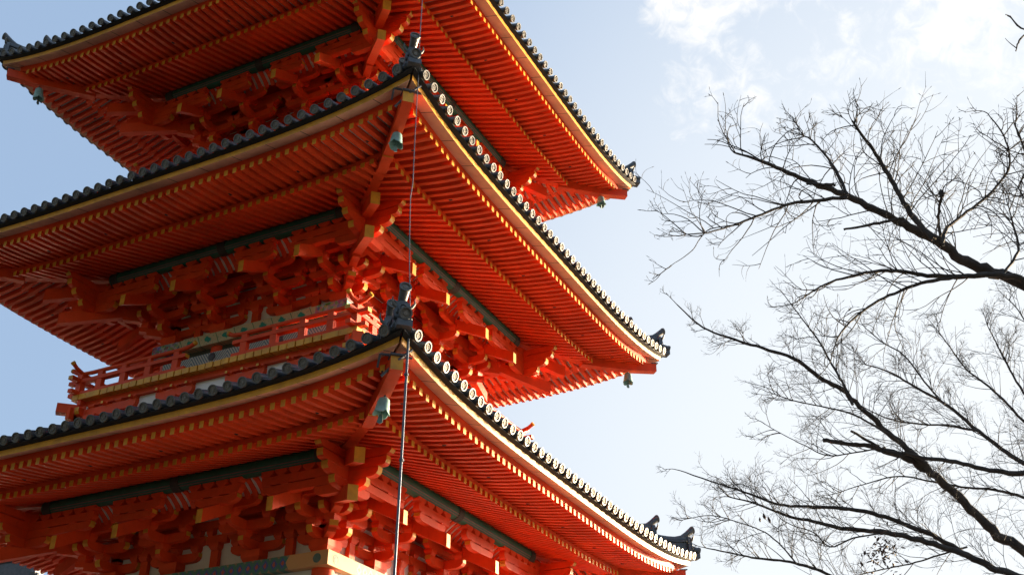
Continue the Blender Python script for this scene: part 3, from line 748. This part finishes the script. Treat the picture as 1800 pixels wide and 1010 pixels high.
# ------------------------------------------------------------------ lightning conductor
lc=empty('lightning_conductor',W(22.9,-22.6,zb)); off=Vector(W(22.9,-22.6,zb))
tag(lc,'thin twisted cable dropping past the near corners into a slim grey steel conduit','conductor')
def rel(pts): return [tuple(Vector(W(*p))-off) for p in pts]
rg=random.Random(4)
mb=MB()
path=[(16.5,-16.2,60),(19.6,-19.3,26.5),(21.0,-20.6,19.6)]
path+=[(21.6,-20.9,19.2),(21.85,-21.1,15),(21.9,-21.3,8),(22.0,-21.5,2.6),(22.0,-21.4,.6)]
for i in range(1,14):
    t=i/14; path.append((22.0+.9*t-.9*math.sin(math.pi*t)*.5,-21.4-.8*t+1.0*math.sin(math.pi*t)*.5*(1 if t<.5 else .6),.6-17.2*t))
path.append((22.9,-22.3,-17.0))
mb.tube(rel(path),.0075,6); mb.done('cable',STL,lc,smooth=60,raw=True)
mb=MB(); mb.tube(rel([(22.9,-22.3,-17.0),(22.9,-22.35,-25),(22.9,-22.6,zb+.1)]),.019,10); mb.done('conduit',STL,lc,smooth=60,raw=True)
mb=MB(); mb.lathe(rel([(22.9,-22.3,-17.05)])[0],(0,0,-1),[(-.06,.012),(-.03,.03),(.05,.034),(.07,.026)],10); mb.done('cable_sleeve',BRZ,lc,smooth=40,raw=True)
for zt in (-19.6,-24.2):
    mb=MB(); p=rel([(22.9,-22.33,zt)])[0]; mb.lathe(p,(0,0,1),[(-.02,.028),(-.018,.034),(.018,.034),(.02,.028)],10); mb.done('clamp',DMT,lc,raw=True)
for zt,hh in ((.35,21.2),(-18.3,22.2)):
    mb=MB()
    mb.tube(rel([(hh-.9,-hh-.0,zt-1.0),(hh+.1,-hh+.05,zt-.25),(hh+.65,-hh+.4,zt+.35)]),.022,6)
    mb.tube(rel([(hh-.75,-hh-.45,zt+.05),(hh+.45,-hh+.75,zt+.05)]),.022,6)
    mb.tube(rel([(hh-.75,-hh-.45,zt+.05),(hh-1.1,-hh-.1,zt-.5)]),.018,6)
    mb.done('strap',DMT,lc,raw=True)
# ------------------------------------------------------------------ neighbouring temple roof, low at the left
def px3(x,y,dist_): return CP+dirpx(x,y)*dist_
hall=empty('temple_gate_hall',(0,0,0))
HD=52
e0=px3(62,996,HD); rx=-(Vector((rr.x,rr.y,0)).normalized()); ry=Vector((-rx.y,rx.x,0))   # rx runs along the ridge to the left
gz=e0.z
def HP(a,b,z): p=e0+rx*a+ry*b; return (p.x,p.y,gz+z)
mb=MB()
LEN=16; HW=6.5; DR=4.2
for sgn in (-1,1):
    n=8; v=[]
    for i in range(n+1):
        t=i/n; zz=-.75-DR*(t**.85)
        v+=[HP(0,sgn*HW*t,zz),HP(LEN,sgn*HW*t,zz)]
    mb.add(v,[(2*i,2*i+1,2*i+3,2*i+2) for i in range(n)])
    a=.15
    while a<LEN:
        mb.tube([HP(a,sgn*HW*t,-.70-DR*(t**.85)) for t in (0.02,.25,.5,.75,1)],.085,6); a+=.34
mb.done('roof',TIL,hall,raw=True,smooth=40)
mb=MB(); 
v=[];prof=[(-.22,-.8),(-.22,-.1),(-.30,-.06),(-.30,.0),(-.12,.03),(-.10,.14),(.10,.14),(.12,.03),(.30,0),(.30,-.06),(.22,-.1),(.22,-.8)]
for a in [LEN*i/10 for i in range(11)]:
    lf=.45*max(0,1-a/4)**2 - .05
    for b,z in prof: v.append(HP(a,b,z+lf))
m_=len(prof); f=[(i*m_+j,i*m_+j+1,(i+1)*m_+j+1,(i+1)*m_+j) for i in range(10) for j in range(m_-1)]+[tuple(range(m_))]
mb.add(v,f); mb.done('main_ridge',TIL,hall,raw=True,smooth=30)
mb=MB()
a=.3
while a<LEN:
    for zz in (-.22,-.42):
        c_=HP(a,-.24,zz+.40*max(0,1-a/4)**2); mb.lathe(c_,-ry,[(0,.07),(.03,.09),(.05,.05)],8)
    a+=.2
mb.done('ridge_tile_row',TIR,hall,raw=True)
mb=MB(); sh=[(-.34,-.9),(-.42,-.5),(-.34,-.15),(-.2,.15),(0,.42),(.2,.15),(.34,-.15),(.42,-.5),(.34,-.9)]
v=[HP(-.02,b,z+.2) for b,z in sh]+[HP(-.22,b,z+.2) for b,z in sh]; n=len(sh)
mb.add(v,[tuple(range(n)),tuple(range(2*n-1,n-1,-1))]+[(i,(i+1)%n,n+(i+1)%n,n+i) for i in range(n)])
mb.tube([HP(.2,0,.50),HP(-.25,0,.55),HP(-.5,0,.72)],.10,8)
for b,z in ((-.22,-.2),(.22,-.2),(0,0),(-.25,-.5),(.25,-.5)): mb.lathe(HP(-.2,b,z+.1),-rx,[(0,.13),(.1,.12),(.14,.05)],8)
mb.done('demon_tile',TIL,hall,raw=True)
mb=MB()
v=[HP(.6,s_*3.6,z) for s_,z in ((-1,-3.6),(1,-3.6),(0,-.9))]+[HP(.75,s_*3.6,z) for s_,z in ((-1,-3.6),(1,-3.6),(0,-.9))]
mb.add(v,[(0,1,2),(5,4,3)])
zb0=-gz
c8=[HP(a,b,z) for z in (zb0,-3.7) for a,b in ((1.2,-3.6),(LEN-1.2,-3.6),(LEN-1.2,3.6),(1.2,3.6))]
mb.add(c8,[(0,1,5,4),(1,2,6,5),(2,3,7,6),(3,0,4,7),(4,5,6,7)])
mb.done('wall',WHT,hall,raw=True)
for a in (1.2,5.6,10.2,LEN-1.2):
    for b in (-3.7,3.7):
        mb=MB(); mb.tube([HP(a,b,zb0),HP(a,b,-3.5)],.25,12); mb.done('column',RED,hall,raw=True,smooth=40)
tag(hall,'far tiled ridge of a neighbouring hall, its sunlit end tile under the lower left eaves','temple hall')
# ------------------------------------------------------------------ bare trees
class Tree:
    def __init__(S,seed): S.rg=random.Random(seed); S.wood=MB(); S.tw=MB(); S.n=0
    def path(S,pts,d0,d1,wob,r0,r1,mbx=None,spl=True,bumpy=.08):
        """limb through image directions at depths running d0..d1 (metres from the viewer), smoothed"""
        rg=S.rg; n=len(pts); P=[]
        for i,(x,y) in enumerate(pts):
            t=i/(n-1); P.append(px3(x,y,d0+(d1-d0)*t+wob*math.sin(3.1*t+S.rg.random()*.6)))
        Q=[]
        for i in range(n-1):
            a=P[max(i-1,0)];b=P[i];c=P[i+1];e=P[min(i+2,n-1)]
            for j in range(5):
                t=j/5; Q.append(.5*((2*b)+(c-a)*t+(2*a-5*b+4*c-e)*t*t+(-a+3*b-3*c+e)*t**3))
        Q.append(P[-1])
        m=len(Q); Rr=[]
        for i in range(m):
            t=i/(m-1); r=r0*(1-t)**.85+r1*(1-(1-t)**.85)
            r*=1+rg.uniform(-bumpy,bumpy); Rr.append(r)
            Q[i]=Q[i]+Vector((rg.uniform(-1,1),rg.uniform(-1,1),rg.uniform(-1,1)))*r*.35
        (mbx or S.wood).tube(Q,Rr,8 if r0>.02 else 5,0)
        return Q,Rr
    def shoot(S,p,dr,ln,r,lev,curl,grav,split,ang):
        rg=S.rg; seg=7 if lev>1 else 5; Q=[p]; dd=dr.normalized(); step=ln/seg
        cv=Vector((rg.gauss(0,1),rg.gauss(0,1),rg.gauss(0,1)))*curl
        for i in range(seg):
            dd=(dd+cv/seg+Vector((0,0,grav/seg))+Vector((rg.gauss(0,1),rg.gauss(0,1),rg.gauss(0,1)))*.10).normalized()
            Q.append(Q[-1]+dd*step)
        S.n+=1
        S.tw.tube(Q,[r*(1-.62*i/seg) for i in range(seg+1)],4 if r<.006 else 5,0,cap=False)
        if rg.random()<.5 and lev<=1: # bud
            S.tw.tube([Q[-1],Q[-1]+dd*.012,Q[-1]+dd*.03],[r*.5,r*1.1,r*.3],4,0)
        if lev>0:
            k=split+(rg.random()<.5)
            for a in range(k):
                t=rg.uniform(.25,.97); i=min(seg-1,int(t*seg)); q=Q[i].lerp(Q[i+1],t*seg-i)
                tan=(Q[i+1]-Q[i]).normalized(); side=S.side(tan)
                d2=tan*math.cos(ang)+side*math.sin(ang)
                S.shoot(q,d2,ln*rg.uniform(.42,.72)*(1.15-.5*t),r*.62,lev-1,curl,grav,split,ang)
    def side(S,tan):
        # side shoots spread mostly in a flat spray
        rg=S.rg; a=tan.cross(Vector((rg.gauss(0,.55),rg.gauss(0,.55),rg.gauss(0,.35)))+d)
        a=a.normalized(); 
        return a if rg.random()<.5 else -a
    def clothe(S,Q,Rr,dens,ln,r,lev,curl,grav,split,ang,t0=.0,up=0):
        m=len(Q); tot=sum((Q[i+1]-Q[i]).length for i in range(m-1)); k=int(tot*dens)
        for _ in range(k):
            t=S.rg.random(); t=t0+(1-t0)*t; i=min(m-2,int(t*(m-1))); q=Q[i].lerp(Q[i+1],t*(m-1)-i)
            tan=(Q[i+1]-Q[i]).normalized(); sd_=S.side(tan)
            if up and sd_.z<0 and S.rg.random()<up: sd_=-sd_
            aa=ang*S.rg.uniform(.7,1.4); d2=tan*math.cos(aa)+sd_*math.sin(aa)
            S.shoot(q,d2,ln*S.rg.uniform(.45,1.15)*(1.2-.72*t),r,lev,curl,grav,split,ang)
        S.shoot(Q[-1],(Q[-1]-Q[-2]),ln*.32,r,lev,curl,grav,split,ang)
    def build(S,name,lab,leaf=None):
        root=empty(name); tag(root,lab,'tree','bare trees at the right')
        S.wood.done('trunk',BARK,root,raw=True,smooth=60); S.tw.done('crown',TWIG,root,raw=True)
        return root
def trunk_to_ground(T,x,y,dist_,r,lean):
    """tapered trunk from the fork outside the frame down to the ground"""
    p=px3(x,y,dist_); Q=[p]; n=10; gx=p+Vector(lean); 
    for i in range(1,n+1):
        t=i/n; q=p.lerp(Vector((gx.x,gx.y,0)),t); q+=rr*.12*math.sin(3*t)*(1-t); Q.append(q)
    T.wood.tube(Q,[r*(1+.9*(i/n)**2) for i in range(n+1)],12,0)
# upper tree: long arching grey shoots
T=Tree(11); D=9.0; C1=dict(curl=.55,grav=.25)
main,mr_=T.path([(2060,690),(1930,580),(1800,500),(1745,477),(1690,455),(1640,418),(1590,395),(1545,370),(1490,345),(1440,325),(1385,303),(1335,282),(1290,268)],9.4,8.6,.35,.055,.006)
trunk_to_ground(T,2060,690,9.4,.10,(1.2,.6,0))
sub=[([(1640,418),(1600,375),(1572,325),(1545,280),(1518,240),(1497,212)],9,9.3,.030,.009,1.5),
 ([(1490,346),(1440,352),(1390,358),(1340,376),(1290,395),(1245,408),(1205,412)],8.8,8.3,.020,.004,1.2),
 ([(1490,343),(1470,300),(1447,268),(1425,245),(1405,236)],8.8,9.2,.016,.005,1.6),
 ([(1800,490),(1745,482),(1690,486),(1640,485),(1590,478),(1550,476),(1500,484),(1450,500),(1400,530)],9.2,8.7,.030,.005,1.0),
 ([(1700,484),(1640,492),(1590,508),(1545,528),(1500,560),(1475,590),(1462,625)],9.1,8.7,.022,.004,1.0),
 ([(1655,430),(1665,400),(1700,372),(1745,335),(1775,290),(1765,240),(1740,205)],9,9.6,.020,.005,1.4),
 ([(1658,432),(1650,395),(1652,360),(1657,335)],9,9,.016,.010,.8),
 ([(1760,485),(1790,440),(1782,400),(1772,360)],9.2,9.6,.016,.005,1.6),
 ([(1300,395),(1250,402),(1230,420),(1215,442),(1180,466)],8.3,8.2,.006,.003,.25),
 ([(1900,470),(1850,400),(1822,340),(1800,260),(1782,215)],9.6,10,.025,.006,1.5),
 ([(1930,560),(1880,470),(1850,430),(1790,330)],9.3,9.0,.02,.006,1.2)]
T.clothe(main[10:],mr_,9,.76,.0055,2,.8,.34,2,R(42),0.15,.6)
for pts,a,b,ra,rb,dn in sub:
    Q,Rr=T.path(pts,a,b,.15,ra*.8,rb*.8); T.clothe(Q,Rr,13*dn,.64,.0048,2,.8,.30,2,R(42),.1,.5)
T.path([(1590,383),(1560,388),(1520,397),(1483,403)],8.9,8.9,0,.013,.009)
T.path([(1468,325),(1440,324),(1418,322)],8.8,8.8,0,.012,.011)
# knot of an old nest-like gall on the stub
T.wood.lathe(tuple(px3(1655,340,9)),(0,0,1),[(-.03,.008),(-.015,.018),(.0,.022),(.02,.016),(.035,.006)],7)
T.build('bare_cherry_tree','bare tree with long arching shoots, its dark limb reaching in high at the right')
# twigs of another tree at the top right corner
T=Tree(5)
Q,Rr=T.path([(2000,120),(1900,60),(1835,35),(1800,52),(1775,30),(1768,26)],8.5,8.2,0,.014,.003,bumpy=.3)
Q2,_=T.path([(1900,60),(1840,40),(1803,60),(1790,75),(1786,90)],8.4,8.2,0,.008,.004,bumpy=.3)
T.shoot(Q2[-3],px3(1764,62,8.2)-Q2[-3],.10,.004,0,.1,0,1,R(40))
T.path([(1984,110),(2100,400),(2150,800)],8.5,9,0,.03,.07); trunk_to_ground(T,2150,800,9,.075,(.6,.2,0))
T.clothe(Q[:10],Rr,6,.25,.004,1,.4,.2,2,R(40))
T.build('bare_sapling','two or three budded twig ends poking in at the very top right corner')
# lower tree: fine forked sprays
T=Tree(23); fine=dict()
limbs=[([(1990,1150),(1880,1040),(1800,968),(1745,932),(1700,888),(1660,850),(1622,820),(1585,800),(1552,790)],11,10.6,.064,.032,.35,0),
 ([(1552,790),(1520,783),(1485,779),(1448,774)],10.6,10.5,.03,.02,.0,0),
 ([(1552,790),(1525,773),(1496,757)],10.6,10.5,.018,.014,0,0),
 ([(1640,835),(1610,800),(1570,768),(1520,722),(1480,685),(1440,662),(1395,630),(1340,612),(1290,596),(1235,575),(1190,535)],10.7,10.2,.042,.005,1,.5),
 ([(1500,712),(1480,670),(1462,640),(1440,600),(1410,560),(1380,520)],10.4,10.6,.018,.004,1.2,.5),
 ([(1560,762),(1500,728),(1450,715),(1400,705),(1355,690)],10.5,10.0,.013,.004,1.1,.4),
 ([(1990,880),(1880,845),(1800,832),(1740,826),(1680,812),(1630,805),(1590,795)],10.9,10.6,.038,.016,.5,.3),
 ([(1990,930),(1880,850),(1810,818),(1770,795),(1720,757),(1665,712),(1610,680),(1560,652),(1520,640)],11.2,11.6,.036,.005,1.2,.5),
 ([(1720,757),(1670,748),(1620,745),(1560,735),(1500,705)],11.2,10.8,.016,.004,1.2,.4),
 ([(1660,710),(1625,670),(1590,625),(1550,600),(1520,575)],11.4,11.5,.014,.004,1.1,.4),
 ([(1980,840),(1880,790),(1830,770),(1780,720),(1740,680),(1700,650),(1670,610),(1640,570)],11.6,12,.024,.004,1.2,.4),
 ([(1900,800),(1840,740),(1800,690),(1770,640),(1750,600),(1735,570)],11.4,11.8,.022,.004,1.2,.4),
 ([(1990,1120),(1850,1050),(1800,1015),(1750,1000),(1700,975),(1640,955),(1580,940),(1530,932),(1480,928),(1430,915),(1380,905),(1330,885),(1280,872)],10.4,9.8,.048,.005,.9,.4),
 ([(1700,975),(1650,945),(1600,925),(1545,905),(1480,893),(1420,890),(1370,886),(1320,868),(1265,850),(1195,826)],10.3,9.6,.030,.004,1.0,.5),
 ([(1580,1100),(1500,1030),(1460,1010),(1420,995),(1380,985),(1330,980),(1290,972),(1240,962)],10.0,9.6,.024,.005,1.0,.5),
 ([(1400,990),(1380,965),(1345,935),(1300,918),(1250,905),(1205,912)],9.8,9.5,.010,.003,1.0,.4),
 ([(1560,935),(1500,945),(1460,960),(1430,935),(1400,925),(1378,915)],10.0,9.8,.010,.004,.8,.3),
 ([(1548,787),(1500,795),(1455,800),(1420,785),(1380,765),(1345,745)],10.5,10.2,.010,.003,1.0,.4),
 ([(1700,960),(1650,975),(1600,990),(1550,1000),(1500,1012)],10.4,10.0,.012,.004,.7,.3),
 ([(1990,1020),(1900,915),(1800,874),(1745,860),(1690,855),(1640,846),(1580,836),(1520,850),(1465,868)],11.2,10.5,.022,.003,1.1,.3),
 ([(1850,650),(1820,600),(1790,545),(1765,520)],11.6,11.8,.012,.004,1.0,.4)]
for pts,a,b,ra,rb,dn,up in limbs:
    Q,Rr=T.path(pts,a,b,.12,ra*.75,rb*.9)
    if dn: T.clothe(Q,Rr,15*dn,.46,.0040,3,.35,.12,2,R(36),.08,up)
trunk_to_ground(T,1990,1150,11,.11,(.9,.5,0)); 
T.path([(1990,930),(2000,1030),(1990,1150)],11.2,11,0,.05,.10); T.path([(1980,840),(1995,900),(1990,950)],11.6,11.2,0,.03,.05)
T.path([(1990,1020),(1992,1080),(1990,1150)],11.2,11,0,.06,.10); T.path([(1900,800),(1960,840),(1980,845)],11.4,11.6,0,.022,.03); T.path([(1850,650),(1890,740),(1900,800)],11.6,11.4,0,.012,.022)
T.path([(1580,1100),(1760,1130),(1990,1180)],10.0,11,0,.024,.08)
tr=T.build('bare_maple_tree','bare tree with fine forked sprays and a sawn stub, spreading up from the lower right')
mb=MB(); rg=random.Random(8)
for i in range(120):
    c_=px3(1547+rg.gauss(0,17),970+rg.gauss(0,18),10+rg.uniform(-.15,.15))
    a=Vector((rg.gauss(0,1),rg.gauss(0,1),rg.gauss(0,1))).normalized(); b=a.orthogonal().normalized(); s_=rg.uniform(.014,.030)
    mb.add([tuple(c_-a*s_),tuple(c_+b*s_*.5),tuple(c_+a*s_),tuple(c_-b*s_*.5),tuple(c_+a.cross(b)*s_*.3)],[(0,1,4),(1,2,4),(2,3,4),(3,0,4)])
for x0,y0 in ((1490,962),(1505,968)):
    for i in range(3):
        c_=px3(1345+rg.gauss(0,5),908+rg.gauss(0,5),9.7); mb.lathe(tuple(c_),(0,0,1),[(-.02,.004),(0,.01),(.02,.003)],5)
o_=mb.done('dry_leaf_cluster',LEAF,tr,raw=True); o_['kind']='stuff'
print('twigs',T.n)
